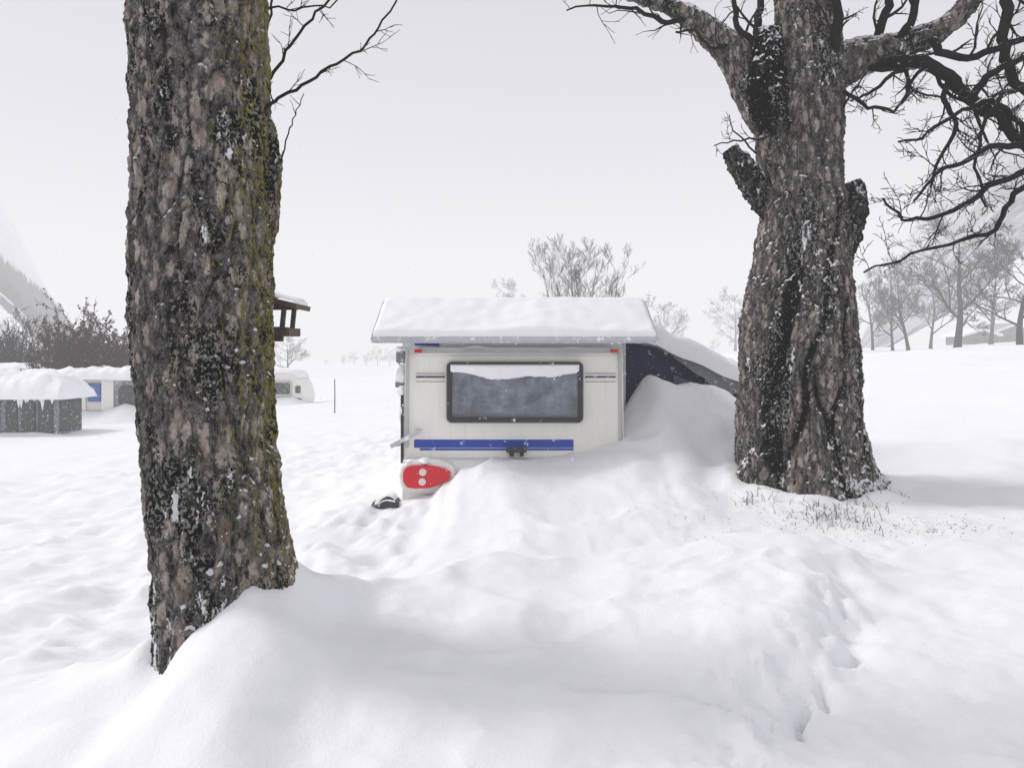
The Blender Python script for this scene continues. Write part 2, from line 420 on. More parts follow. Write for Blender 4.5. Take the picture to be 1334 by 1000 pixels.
build_ground()

# ------------------------------------------------------------------ trunks
def column(knots, ncol, step, seed, lobes=None, plate=(25, 25, 11), amp=.014, big=.02, cap=True):
    P = np.array([list(k[0]) for k in knots]); R = np.array([k[1] for k in knots])
    seg = np.r_[0, np.cumsum(np.linalg.norm(np.diff(P, axis=0), axis=1))]
    n = max(4, int(seg[-1]/step)); s = np.linspace(0, seg[-1], n)
    C = np.stack([np.interp(s, seg, P[:, i]) for i in range(3)], -1); RR = np.interp(s, seg, R)
    kw = max(1, int(.14/step))
    ker = np.hanning(2*kw+3)[1:-1]; ker /= ker.sum()
    def sm(a):
        pad = np.r_[2*a[0]-a[kw:0:-1], a, 2*a[-1]-a[-2:-kw-2:-1]]
        return np.convolve(pad, ker, 'valid')
    if n > 2*kw+3:
        C = np.stack([sm(C[:, i]) for i in range(3)], -1); RR = sm(RR)
    T = np.gradient(C, axis=0); T /= np.linalg.norm(T, axis=1)[:, None]
    V = []; crev = []
    for j in range(n):
        t = Vector(T[j]); c = Vector(C[j]); u = Vector((0, 1, 0)).cross(t).normalized(); w = t.cross(u)
        for i in range(ncol):
            a = 2*math.pi*i/ncol - math.pi/2
            d = u*math.cos(a)+w*math.sin(a)
            r = RR[j]; dk = 0
            if lobes:
                f, dk = lobes(a, s[j], RR[j]); r *= f
            p = c+d*r
            q = Vector((p.x*plate[0], p.y*plate[1], p.z*plate[2]))
            wob = noise.noise_vector(q*.6)*.9
            dist, _ = noise.voronoi(q+wob+Vector((seed, 0, 0)))
            e = min(1.0, (dist[1]-dist[0])*2.2)
            nb = noise.noise(Vector((p.x*4+seed, p.y*4, p.z*1.6)))
            nm = noise.noise(Vector((p.x*15+seed, p.y*15, p.z*7)))
            nf = noise.noise(Vector((p.x*48, p.y*48, p.z*30+seed)))
            nff = noise.noise(Vector((p.x*90, p.y*90, p.z*60+seed)))
            fur = abs(noise.noise(Vector((p.x*10, p.y*10+seed, p.z*2.6)))+.3*nm)
            fu = max(0, 1-fur*9)
            off = big*nb + amp*1.3*nm + amp*.6*(e-.5)*(.6+.8*nm) + amp*.8*nf + amp*.4*nff - amp*1.2*fu
            V.append(p+d*off); crev.append(min(1, max(min(1, fu*.55), (1-e)*.22)+dk+max(0, -nf-.15)*.8))
    Fc = []
    for j in range(n-1):
        b = j*ncol
        for i in range(ncol):
            i2 = (i+1) % ncol; Fc.append((b+i, b+i2, b+ncol+i2, b+ncol+i))
    if cap:
        V.append(Vector(C[-1])); crev.append(.9); k = len(V)-1; b = (n-1)*ncol
        for i in range(ncol): Fc.append((b+i, b+(i+1) % ncol, k))
    return V, Fc, crev
def add_crev(o, crev):
    a = o.data.attributes.new('crev', 'FLOAT', 'POINT'); a.data.foreach_set('value', crev)
def mergec(lst):
    V = []; Fc = []; C = []
    for v, f, c in lst:
        b = len(V); V += v; Fc += [tuple(i+b for i in q) for q in f]; C += c
    return V, Fc, C

TWCFG = dict(wob=.28, trop=.04, k=[0, 4, 4, 4], ang=42, ratio=.52, rmin=.0022)
def branch(acc, pts, r0, r1, rng, nchild, Lc, lvl=1, cfg=TWCFG, n=7, bias=None):
    out = []; rad = []
    m = len(pts)
    for i in range(m-1):
        a, b = pts[i], pts[i+1]; k = 4; L = (b-a).length
        for j in range(k):
            t = j/k; p = a.lerp(b, t)
            if not (i == 0 and j == 0): p = p+rvec(rng)*L*.055
            out.append(p); rad.append(r0+(r1-r0)*((i+t)/(m-1)))
    out.append(pts[-1]); rad.append(r1)
    tube(acc, out, rad, n)
    for c in range(nchild):
        f = (.08+.92*(c+rng.random())/nchild)*(len(out)-1); i = min(int(f), len(out)-2)
        p = out[i].lerp(out[i+1], f-i); base = (out[i+1]-out[i]).normalized()
        v = rvec(rng); v.y *= .8
        if bias: v = v+bias
        d = (base*.7+v.normalized()).normalized()
        grow(acc, p, d, Lc*(.5+.8*rng.random()), max(.003, rad[i]*.42), lvl, rng, cfg)

def left_tree():
    d = 4.0; lab = 'thick lichen-spotted flaky trunk standing in banked snow'
    t = empty('maple_tree', (W(275, 860, d).x, d, .0), lab, 'tree')
    kn = []
    for py, l, r in ((930, 206, 402), (880, 210, 398), (820, 212, 394), (750, 208, 384), (700, 203, 374), (600, 193, 360), (500, 186, 354), (400, 180, 351), (300, 178, 349), (200, 181, 352), (100, 178, 349), (0, 170, 347), (-200, 165, 343), (-420, 170, 333)):
        p = W((l+r)/2, py, d); kn.append((p, (r-l)/2/F*d))
    def lobes(a, s, r):
        return 1+.022*math.cos(3*a+.6*s)+.015*math.cos(5*a-.9*s+1), 0
    A = column(kn, 330, .0088, 3.3, lobes, plate=(28, 28, 14), amp=.012, big=.018)
    # old mossy side shoot hugging the trunk
    sk = [(W(px, py, dd), hw/F*4.0) for px, py, dd, hw in ((340, 345, 4.02, 10), (350, 300, 4.03, 11), (355, 250, 4.04, 11), (356, 205, 4.04, 10), (350, 165, 4.04, 8), (343, 140, 4.03, 5))]
    B = column(sk, 60, .0095, 6.6, None, plate=(40, 40, 25), amp=.010, big=.012)
    V, Fc, C = mergec([A, B])
    o = mk('trunk', (V, Fc), M_BARK1, t, smooth=True); add_crev(o, C)
    rng = random.Random(4); acc = Acc()
    def S(px, py, dd=4.0): return W(px, py, dd)
    branch(acc, [S(335, 145, 3.95), S(365, 128), S(402, 104, 3.9), S(440, 84, 3.85), S(468, 66, 3.8), S(492, 36, 3.8), S(520, -8, 3.75)], .0095, .004, rng, 8, .15, 1)
    branch(acc, [S(335, 130, 4.1), S(356, 95, 4.15), S(378, 60, 4.2), S(405, 25, 4.2), S(438, -10, 4.2), S(470, -60, 4.2)], .010, .005, rng, 7, .16, 1)
    branch(acc, [S(345, 260, 4.05), S(364, 215, 4.05), S(376, 175, 4.0), S(384, 150, 4.0), S(396, 122, 4.0)], .005, .0022, rng, 5, .08, 0)
    branch(acc, [S(342, 60, 4.1), S(352, 20, 4.1), S(360, -30, 4.1)], .008, .005, rng, 3, .12, 1)
    branch(acc, [S(342, 10, 4.1), S(385, 12, 4.1), S(430, 8, 4.1), S(470, -20, 4.1)], .006, .003, rng, 6, .10, 1)
    for k in range(6):
        a = k*1.05+.3; p = W(255, -330-10*k, d); e = Vector((math.cos(a), math.sin(a), .9))
        grow(acc, p, e, 1.8, .09, 3, rng, dict(wob=.2, trop=.05, k=[0, 4, 4, 4], ang=40, ratio=.6, rmin=.005))
    mk('crown', (acc.V, acc.F), M_TWIG, t, smooth=True)
left_tree()

def right_tree():
    d = 7.5; lab = 'gnarled old maple with forked bare crown and split bark'
    base = W(1045, 650, d); t = empty('maple_tree', (base.x, d, .1), lab, 'tree')
    def K(lst, dd=d):
        out = []
        for e in lst:
            px, py, hw = e[:3]; q = e[3] if len(e) > 3 else dd
            out.append((W(px, py, q), hw/F*q))
        return out
    seams = ((-1.75, .42, 1.9, .9, 3.6, .06, .07), (-1.05, .38, 2.2, 1.0, 4.2, .05, .06), (-.45, .35, 2.0, .6, 3.8, .06, .07), (-1.45, -.30, 1.2, .3, 2.1, .05, .06))
    def lobes(a, s, r):
        f = 1+.03*math.cos(3*a-1.0*s+.4)+.025*math.cos(7*a-2.4*s+2)+.018*math.cos(11*a-3.4*s)
        if s < 1.1: f += (1.1-s)**2*.18*(math.cos(6*a+1.0))
        dk = 0
        aa = (a+math.pi) % (2*math.pi)-math.pi
        a0 = -2.22+.10*math.sin(s*3.0)+.12*(s-1.8)
        env = max(0, min(1, (s-.75)/.4))*max(0, min(1, (3.15-s)/.4))
        gq = math.exp(-((aa-a0)/(.13+.05*math.sin(s*5)))**2)*env
        f -= .22*gq; dk += 1.0*gq
        if aa < a0: dk += .55*env*max(0, min(1, (a0-aa)/.1))*max(0, 1-(a0-aa)/.8)
        for (b0, tw, sc_, s0, s1, dep, wd) in seams:
            a1 = b0+tw*(s-sc_)+.07*math.sin(s*7+b0*5)
            e = max(0, min(1, (s-s0)/.5))*max(0, min(1, (s1-s)/.5))
            if e > 0:
                q = (aa-a1)/wd
                if abs(q) < 4:
                    g2 = math.exp(-q*q)*e; f -= dep*g2; dk += .85*g2
                    f += dep*.5*math.exp(-((q-2.2)/1.1)**2)*e
        return f, min(1, dk)
    main = K([(1056, 740, 128), (1056, 690, 118), (1056, 655, 103), (1049, 615, 85), (1042, 560, 77), (1042, 500, 74), (1042, 450, 73), (1043, 400, 69), (1045, 350, 62), (1048, 300, 55), (1048, 250, 51), (1044, 200, 51), (1041, 160, 53), (1046, 120, 50), (1052, 70, 42), (1050, 20, 39), (1042, -60, 37), (1035, -160, 32), (1020, -300, 25), (1010, -420, 16)])
    A = column(main, 350, .0122, 7.7, lobes, plate=(19, 19, 10), amp=.017, big=.035)
    L = column(K([(1040, 200, 30), (1012, 150, 36), (985, 110, 34), (962, 78, 25), (940, 52, 19), (905, 26, 14), (868, 6, 11), (820, -8, 9), (770, -40, 7)]), 90, .02, 2.2, None, plate=(20, 20, 10), amp=.014, big=.025)
    R = column(K([(1050, 120, 34), (1090, 88, 30), (1125, 72, 23), (1165, 62, 19, 7.3), (1212, 46, 16, 7.2), (1245, 24, 14, 7.1), (1272, -6, 12, 7.0), (1300, -60, 10, 6.9)]), 90, .02, 5.1, None, plate=(20, 20, 10), amp=.014, big=.025)
    S1 = column(K([(1010, 285, 14), (990, 255, 16), (972, 228, 17, 7.35), (957, 205, 15, 7.3), (949, 194, 11, 7.3)]), 80, .015, 1.1, lambda a, s, r: (1, .45), plate=(20, 20, 10), amp=.022, big=.02)
    S2 = column(K([(1085, 350, 18), (1098, 315, 18), (1109, 280, 18), (1115, 250, 16), (1110, 236, 9)]), 80, .015, 8.1, lambda a, s, r: (1, .5), plate=(20, 20, 10), amp=.022, big=.02)
    S3 = column(K([(1010, 170, 20, 7.15), (998, 125, 26, 7.2), (1000, 75, 22, 7.25), (1003, 40, 14, 7.35)]), 80, .015, 9.4, lambda a, s, r: (1, .75), plate=(20, 20, 10), amp=.025, big=.04)
    rts = []
    for (x0, x1, dd) in ((1088, 1154, 7.3), (1010, 958, 7.4), (1062, 1085, 7.0)):
        rts.append(column(K([(x0, 560, 16, 7.35), ((x0*2+x1)/3, 605, 22, (7.35+dd)/2), ((x0+2*x1)/3, 632, 20, dd), (x1, 662, 14, dd-.05), (x1+(x1-x0)*.25, 700, 8, dd-.1)]), 70, .018, x1*.01, None, plate=(20, 20, 8), amp=.015, big=.02))
    V, Fc, C = mergec([A, L, R, S1, S2, S3]+rts)
    o = mk('trunk', (V, Fc), M_BARK2, t, smooth=True); add_crev(o, C)
    rng = random.Random(11); acc = Acc()
    cfg = dict(wob=.36, trop=.05, k=[0, 3, 4, 4], ang=48, ratio=.55, rmin=.0040)
    def Q(*a): return [W(*p) for p in a]
    B = lambda pts, r0, r1, n, Lc, lvl=2: branch(acc, pts, r0, r1, rng, max(4, int(n*.8)), Lc, lvl, cfg, 8)
    B(Q((950, 60, 7.4), (925, 62, 7.3), (905, 40, 7.3), (880, 42, 7.3)), .02, .01, 5, .25, 1)
    B(Q((905, 26, 7.5), (870, 30, 7.4), (830, 12, 7.3), (790, 6, 7.3), (738, 14, 7.3)), .03, .007, 14, .28, 1)
    B(Q((868, 6, 7.5), (840, -25, 7.6), (800, -50, 7.6), (760, -60, 7.6)), .05, .02, 8, .5)
    B(Q((975, 90, 7.5), (985, 50, 7.7), (990, 10, 7.8), (985, -40, 7.8)), .05, .03, 6, .4)
    B(Q((985, 60, 7.4), (960, 35, 7.3), (955, 0, 7.3), (940, -30, 7.3)), .035, .015, 6, .3)
    B(Q((1000, 178, 7.4), (965, 182, 7.3), (930, 190, 7.3)), .012, .005, 7, .16, 1)
    B(Q((985, 200, 7.4), (955, 170, 7.3), (950, 150, 7.3)), .01, .004, 5, .13, 1)
    B(Q((1120, 80, 7.5), (1160, 84, 7.3), (1200, 80, 7.1), (1235, 98, 7.0), (1262, 128, 6.9), (1300, 150, 6.8), (1345, 200, 6.7)), .070, .045, 12, .5)
    B(Q((1190, 80, 7.1), (1160, 100, 7.0), (1130, 122, 7.0), (1108, 132, 7.0)), .022, .009, 8, .26)
    B(Q((1235, 98, 7.0), (1228, 130, 6.9), (1246, 165, 6.8), (1225, 205, 6.8), (1212, 245, 6.8)), .028, .010, 12, .30)
    B(Q((1330, 190, 6.7), (1290, 192, 6.6), (1250, 212, 6.6), (1218, 225, 6.6), (1190, 262, 6.6)), .030, .010, 14, .30)
    B(Q((1350, 215, 6.7), (1300, 235, 6.6), (1262, 262, 6.6), (1215, 285, 6.6), (1175, 285, 6.6), (1150, 258, 6.6)), .030, .009, 14, .30)
    B(Q((1350, 225, 6.9), (1315, 262, 6.8), (1300, 300, 6.8), (1250, 312, 6.8), (1190, 330, 6.8), (1125, 355, 6.8)), .028, .008, 16, .28)
    B(Q((1262, 128, 6.9), (1285, 100, 6.8), (1310, 85, 6.7), (1345, 70, 6.7)), .036, .022, 8, .4)
    B(Q((1308, -60, 6.9), (1312, 0, 6.8), (1306, 50, 6.8), (1315, 100, 6.8), (1350, 130, 6.8)), .05, .04, 7, .35)
    B(Q((1212, 46, 7.2), (1222, 70, 7.0), (1260, 78, 6.9), (1300, 62, 6.8), (1345, 50, 6.8)), .04, .026, 8, .4)
    B(Q((1140, 68, 7.4), (1150, 30, 7.4), (1160, 0, 7.4), (1165, -50, 7.4)), .045, .035, 6, .4)
    B(Q((1090, 88, 7.4), (1088, 50, 7.2), (1095, 15, 7.2), (1085, -40, 7.2)), .045, .035, 5, .35)
    B(Q((1165, 62, 7.3), (1185, 30, 7.1), (1195, 0, 7.1), (1215, -40, 7.1)), .04, .028, 6, .4)
    B(Q((1100, 120, 7.3), (1130, 140, 7.1), (1165, 145, 7.0), (1190, 120, 7.0), (1230, 128, 7.0)), .020, .008, 9, .24)
    B(Q((1345, 200, 6.9), (1330, 160, 6.8), (1290, 130, 6.7), (1240, 150, 6.7), (1200, 180, 6.7), (1170, 185, 6.7)), .028, .009, 10, .28)
    B(Q((1095, 150, 7.3), (1112, 118, 7.3), (1130, 90, 7.3)), .012, .006, 5, .2, 1)
    B(Q((1355, 110, 6.7), (1310, 120, 6.6), (1280, 160, 6.6), (1270, 220, 6.6), (1285, 270, 6.6)), .022, .009, 10, .26)
    for k in range(9):
        a = k*.7; e = Vector((math.cos(a), math.sin(a), .8))
        grow(acc, W(1035-k*2, -120-28*k, d), e, 2.6, .13, 3, rng, dict(wob=.22, trop=.05, k=[0, 4, 4, 5], ang=42, ratio=.6, rmin=.006))
    mk('crown', (acc.V, acc.F), M_TWIG, t, smooth=True)
right_tree()

# ------------------------------------------------------------------ caravan
def caravan():
    t = empty('caravan', (0.02, 9.5, 0.0), 'white caravan with blue stripes half buried in drifted snow', 'caravan')
    x0, x1 = -1.12, 1.16
    prof = [(8.36, -.25), (8.30, .0), (8.28, .30), (8.285, .50), (8.30, .56), (8.30, 1.3), (8.32, 1.58), (8.38, 1.74), (8.50, 1.86), (8.75, 1.94), (9.3, 1.97), (12.6, 1.97), (12.95, 1.88), (13.2, 1.6), (13.45, .9), (13.4, .1), (13.2, -.25)]
    mk('body', prism(prof, 'x', x0, x1, .035, 3), M_WHITE, t)
    for a, b in ((x0+.012, x0+.042), (x1-.05, x1-.02)): mk('corner_trim', box(a, b, 8.272, 8.30, .62, 1.66, .006), M_TRIM, t)
    mk('light_bar', merge([prism([(8.20, 1.60), (8.30, 1.575), (8.33, 1.66), (8.26, 1.66)], 'x', -.98, 1.04, .012, 2)]), mat_plain('bar_white', (.78, .77, .75), .4), t)
    def fbr(u, v):
        x = -.96+1.98*u; k = math.sin(math.pi*u)**.3*max(0, .35+noise.noise(Vector((x*4, 3, 1))))
        a = math.pi*v
        return Vector((x, 8.27-.045*math.cos(a), 1.655+.035*k*math.sin(a)))
    mk('bar_snow', grid_surface(fbr, 120, 8), M_SNOWR, t, smooth=True)
    for xx in (W(545, 460, 8.2).x, W(800, 460, 8.2).x):
        mk('marker_light', box(xx-.04, xx+.04, 8.165, 8.20, 1.605, 1.64, .01), M_RED, t)
    mk('badge', box(W(540, 447, 8.3).x, W(572, 447, 8.3).x, 8.325, 8.355, 1.68, 1.73, .008), M_BLUE, t)
    wx0, wx1, wz0, wz1 = -.67, .73, .888, 1.505
    win = mk('window', prism(rrect(wx0+.02, wx1-.02, wz0+.02, wz1-.02, .05), 'y', 8.262, 8.30, 0), M_DARK, t)
    O = rrect(wx0, wx1, wz0, wz1, .05); I = rrect(wx0+.052, wx1-.052, wz0+.05, wz1-.05, .025)
    mk('frame', ring(O, I, 8.225, 8.297), M_RUB, win)
    I0 = rrect(wx0+.006, wx1-.006, wz0+.006, wz1-.006, .046); O0 = rrect(wx0-.012, wx1+.012, wz0-.012, wz1+.012, .058)
    mk('seal', ring(O0, I0, 8.262, 8.296), mat_plain('seal_grey', (.25, .26, .27), .5), win)
    sl = []
    n = 26
    for i in range(n):
        z = wz0+.07+(wz1-wz0-.14)*i/(n-1)
        sl.append(box(wx0+.07, wx1-.07, 8.248, 8.256, z-.0065, z+.0065, .0015, Matrix.Rotation(.6, 3, 'X')))
    mk('blind', merge(sl), M_BLIND, win)
    for xx in (-.15, .27): mk('divider', box(xx-.010, xx+.010, 8.238, 8.245, wz0+.06, wz1-.06, .002), M_DIV, win)
    for xx in (-.42, .05, .5): mk('blind_cord', box(xx-.003, xx+.003, 8.238, 8.243, wz0+.06, wz1-.06, .001), M_DARK, win)
    mk('pane', prism(rrect(wx0+.05, wx1-.05, wz0+.045, wz1-.045, .03), 'y', 8.232, 8.236, 0), M_GLASS, win)
    nx, nz = 180, 90; V = []; th = []
    for j in range(nz+1):
        for i in range(nx+1):
            u = i/nx; v = j/nz; x = wx0+.03+(wx1-wx0-.06)*u; z = wz1-.022-.24*v
            prof_ = .30*math.exp(-((u-.48)/.26)**2)+.14*math.exp(-((u-.25)/.14)**2)+.30+.08*math.exp(-((u-.80)/.12)**2)
            f = prof_-v+.14*noise.noise(Vector((x*3.3, z*4, 1)))+.03*noise.noise(Vector((x*22, z*22, 3)))+.05*noise.noise(Vector((x*9, z*9, 7)))
            f = min(f, (u-.0)*10, (1-u)*10+.0, v*6+.02)
            tt = max(0, min(1, f*1.8)); th.append(tt); V.append(Vector((x, 8.231-.024*math.sqrt(tt)*(1+.4*noise.noise(Vector((x*12, z*12, 5)))), z)))
    Fc = []
    for j in range(nz):
        for i in range(nx):
            q = (j*(nx+1)+i, j*(nx+1)+i+1, (j+1)*(nx+1)+i+1, (j+1)*(nx+1)+i)
            if max(th[k] for k in q) > 0: Fc.append(q)
    mk('window_snow', (V, Fc), M_SNOWR, win, smooth=True)
    def strip(a, b, za, zb, mat, nm='stripe', sl=0.0, y=8.297):
        poly = [(a, za), (b-sl, za), (b, zb), (a, zb)]
        mk(nm, prism(poly, 'y', y-.003, 8.32), mat, t)
    for s in ((-1.0, -.70), (.76, 1.08)):
        strip(s[0], s[1], 1.385, 1.392, M_GOLD, 'pinstripe'); strip(s[0], s[1], 1.345, 1.362, M_NAVYST, 'pinstripe'); strip(s[0], s[1], 1.30, 1.307, M_GOLD, 'pinstripe')
    strip(-1.02, .64, .617, .702, M_BLUE, 'blue_stripe', -.0)
    strip(-.96, .64, .590, .610, M_BLUE, 'blue_stripe', -.0)
    mk('bumper', prism([(8.17, .10), (8.15, .20), (8.155, .44), (8.20, .50), (8.30, .52), (8.30, .02), (8.22, .02)], 'x', x0-.005, x1+.005, .02, 3), mat_plain('bumper_white', (.80, .79, .77), .4, dirt=.15), t)
    # rounded corner pod carrying the lamp cluster
    pod = []
    for i in range(40):
        a = 2*math.pi*i/40; c, s = math.cos(a), math.sin(a)
        pod.append((-.86+.285*math.copysign(abs(c)**.6, c), .345+.165*math.copysign(abs(s)**.6, s)))
    mk('corner_pod', prism(pod, 'y', 8.09, 8.2, .035, 5), mat_plain('pod_white', (.82, .81, .79), .4, dirt=.1), t, smooth=True)
    mk('underside', prism([(8.24, -.10), (8.20, .02), (8.40, .03), (8.5, -.2)], 'x', x0+.03, x1-.03, .01), M_RUB, t)
    cx, cz = -.865, .352; pts = []
    for i in range(48):
        a = 2*math.pi*i/48; c, s = math.cos(a), math.sin(a)
        if c >= 0: px = .25*c; pz = .118*math.copysign(abs(s)**.9, s)*(1-.25*c)
        else: px = -.235*abs(c)**.45; pz = .118*math.copysign(abs(s)**.55, s)
        pts.append((cx+px, cz+pz+.02*max(0, c)))
    tl = mk('tail_light', prism(pts, 'y', 8.035, 8.10, .030, 5), M_RED, t)
    def disc(px, pz, r, y0, y1, nm, mat):
        pp = [(px+r*math.cos(2*math.pi*i/24), pz+r*math.sin(2*math.pi*i/24)) for i in range(24)]
        mk(nm, prism(pp, 'y', y0, y1, .008, 3), mat, tl)
    disc(-.90, .402, .038, 8.022, 8.038, 'lamp_lens', M_LENS); disc(-.905, .305, .038, 8.022, 8.038, 'lamp_lens', M_LENS)
    def fl(u, v):
        x = -1.11+.40*u; k = math.sin(math.pi*u)**.6*(.8+.3*math.sin(u*14))
        return Vector((x, 8.16-(.12*k)*math.sin(math.pi*v), .500+.035*k*math.cos(math.pi*v)))
    mk('light_snow', grid_surface(fl, 30, 8), M_SNOWR, t, smooth=True)
    mk('tow_handle', merge([box(-.06, .15, 8.04, 8.13, .595, .650, .015), box(-.03, .02, 8.10, 8.3, .55, .61, .008), box(.08, .12, 8.10, 8.3, .55, .61, .008)]), M_RUB, t)
    mk('awning_rail', merge([box(-1.165, -1.135, 8.33, 8.37, .45, 1.24, .005)]), M_RUB, t)
    mk('side_lamp', box(-1.22, -1.125, 8.36, 8.44, 1.50, 1.62, .015), M_GREYF, t)
    mk('side_lamp', box(-1.23, -1.13, 8.37, 8.43, 1.24, 1.30, .012), M_GREYF, t)
    for b in ((-1.23, -1.13, 8.34, 8.46, 1.30, 1.47), (-1.20, -1.128, 8.31, 8.4, 1.15, 1.25), (-1.19, -1.127, 8.34, 8.4, .9, 1.1), (-1.24, -1.12, 8.34, 8.47, 1.62, 1.67)):
        cxx, cyy, czz = (b[0]+b[1])/2, (b[2]+b[3])/2, (b[4]+b[5])/2
        def fb(u, v):
            th_ = 2*math.pi*u; ph = math.pi*v; d = Vector((math.cos(th_)*math.sin(ph), math.sin(th_)*math.sin(ph), math.cos(ph)))
            k = 1+.45*noise.noise(Vector((d.x*1.6+b[4]*9, d.y*1.6, d.z*1.6)))
            return Vector((cxx+d.x*(b[1]-b[0])*.6*k, cyy+d.y*(b[3]-b[2])*.6*k, czz+d.z*(b[5]-b[4])*.58*k))
        mk('snow_clump', grid_surface(fb, 20, 12), M_SNOWR, t, smooth=True)
    R = Matrix.Rotation(-math.radians(28), 3, 'Y')
    mk('manoeuvre_handle', merge([box(-1.27, -.92, 8.18, 8.205, .70, .745, .008, R), box(-1.24, -1.16, 8.19, 8.34, .64, .67, .006), box(-1.0, -.95, 8.2, 8.30, .78, .81, .006)]), M_ALU, t)
caravan()

def snow_slab(fx, nu, nv, T, edge=.05, seed=0, nz=.25):
    def f(u, v):
        p, e = fx(u, v)
        k = min(1, max(0, e)/edge); k = math.sqrt(max(0, 1-(1-k)**2))
        tt = T*k*(1+nz*noise.noise(Vector((p.x*1.6+seed, p.y*1.6, p.z)))+nz*.4*noise.noise(Vector((p.x*6, p.y*6+seed, p.z))))
        return p+Vector((0, 0, tt-.004*(1-k)))
    return grid_surface(f, nu, nv)

def protective_roof():
    t = empty('protective_roof', (.03, 10.4, 1.76), 'metal winter roof over the caravan carrying a smooth snow layer', 'roof')
    a, b = -1.39, 1.44
    cs = [(7.95, 1.755), (8.68, 2.125), (13.1, 2.16)]
    prof = cs+[(13.1, 2.135), (8.685, 2.10), (7.95, 1.73)]
    mk('panel', prism(prof, 'x', a, b), M_ALU, t)
    mk('gutter', merge([box(a-.015, b+.015, 7.905, 7.955, 1.720, 1.765, .008), box(a+.02, b-.02, 7.93, 7.948, 1.70, 1.725, .004)]), M_ALU, t)
    for xx in (a-.012, b-.012):
        mk('side_panel', prism([(7.95, 1.70), (7.95, 1.79), (8.67, 2.17), (13.1, 2.20), (13.1, 2.05), (8.75, 2.0)], 'x', xx, xx+.022), M_ALU, t)
    for xx in (a+.12, b-.12):
        for yy in (9.4, 12.6): mk('support_post', box(xx-.02, xx+.02, yy-.02, yy+.02, -.2, 2.11, .004), M_ALU, t)
    ys = np.array([c[0] for c in cs]); zs = np.array([c[1] for c in cs])
    def fx(u, v):
        y = 7.915+.99*v if v < .75 else 7.915+.7425+(v-.75)/.25*4.4
        y = min(y, 13.09)
        wob = .012*noise.noise(Vector((y*4, 0, 5)))
        x = a+.004+wob+(b-a-.008)*u; z = float(np.interp(y, ys, zs))
        e = min(u*(b-a)+.012, (1-u)*(b-a)+.012, (y-7.915)*1.5, 13.1-y)
        e = e+.010*noise.noise(Vector((x*11, y*5, 1))) if e > .003 else e
        return Vector((x, y, z+.012)), e
    mk('roof_snow', snow_slab(fx, 300, 100, .080, .065, 1, .5), M_SNOWR, t, smooth=True)
    acc = Acc(); rng = random.Random(3)
    for i in range(60):
        x = a+.05+rng.random()*(b-a-.1); L = .008+.03*rng.random()**3
        tube(acc, [Vector((x, 7.945, 1.725)), Vector((x, 7.945, 1.72-L*.5)), Vector((x, 7.946, 1.72-L))], [.012, .007, .001], 6)
    mk('icicle_fringe', (acc.V, acc.F), M_SNOWR, t, smooth=True, kind='stuff')
protective_roof()

def awning():
    t = empty('awning_tent', (2.4, 10.8, .4), 'navy awning tent sagging under thick snow beside the caravan', 'tent')
    xs = [1.17, 1.7, 2.75, 3.4, 4.0]; zs = [1.80, 1.70, 1.24, .93, .55]
    wall = [(x, z-.02) for x, z in zip(xs, zs)]+[(4.0, -.1), (1.17, -.1)]
    mk('front_wall', prism(wall, 'y', 9.62, 9.66), M_NAVY, t)
    def zr(x, y): return float(np.interp(x, xs, zs))+.10*(y-9.5)/3-.02*math.sin(max(0, x-1.7)*5.9)**2
    def fr(u, v):
        x = 1.17+2.83*u; y = 9.5+3.0*v; return Vector((x, y, zr(x, y)))
    mk('roof', grid_surface(fr, 60, 20), M_GREYF, t, smooth=True)
    def fv(u, v):
        x = 1.17+2.83*u; return Vector((x, 9.48-.015*math.sin(u*37), zr(x, 9.5)+.01-.17*v*(1+.12*math.sin(u*31)+.08*math.sin(u*77))*(0.12+.88*min(1, max(0, (x-1.9)*3)))))
    mk('valance', grid_surface(fv, 160, 6), M_GREYF, t, smooth=True)
    mk('window_pane', prism([(1.95, 1.34), (2.6, 1.08), (2.6, .8), (1.95, .8)], 'y', 9.60, 9.63), mat_plain('clear_foil', (.10, .12, .15), .3), t)
    mk('pole', merge([box(3.0, 3.03, 9.55, 9.58, 0, 1.04, .004)]), M_ALU, t)
    def fx(u, v):
        x = 1.2+2.78*u; y = 9.42+3.0*v
        e = min(u*2.8*.5+.01, (1-u)*2.8, v*3, (1-v)*3)
        return Vector((x, y, zr(x, y)+.005)), e
    mk('roof_snow', snow_slab(fx, 110, 60, .22, .13, 4, .5), M_SNOWR, t, smooth=True)
awning()

def tarp():
    c = W(508, 636, 8.1); c.z = Hs(c.x, c.y)-.05
    t = empty('wheel_cover', c, 'black plastic cover poking out of the snow', 'cover')
    def f(u, v):
        a = math.pi*(.05+.9*u)
        return Vector((c.x-.02+.14*math.cos(a), c.y-.12+.25*v, c.z-.02+.17*math.sin(a)*(1-.35*u)))
    V, Fc = grid_surface(f, 16, 4)
    mk('shell', (V, Fc), M_RUB, t, smooth=True)
    V2 = [Vector((p.x, c.y-.115, p.z-.012)) for p in V[:17]]+[Vector((c.x-.02, c.y-.115, c.z-.1))]
    mk('side_flap', (V2, [(i, i+1, 17) for i in range(16)]), M_DGREY, t)
    def fs(u, v):
        a = math.pi*(.30+.64*u); k = math.sin(math.pi*min(1, max(0, u)))**.5
        return Vector((c.x-.02+(.14+.05*k)*math.cos(a), c.y-.145+.28*v, c.z-.02+(.172+.05*k)*math.sin(a)*(1-.35*(.3+.55*u))))
    mk('snow_cap', grid_surface(fs, 14, 4), M_SNOWR, t, smooth=True)
tarp()

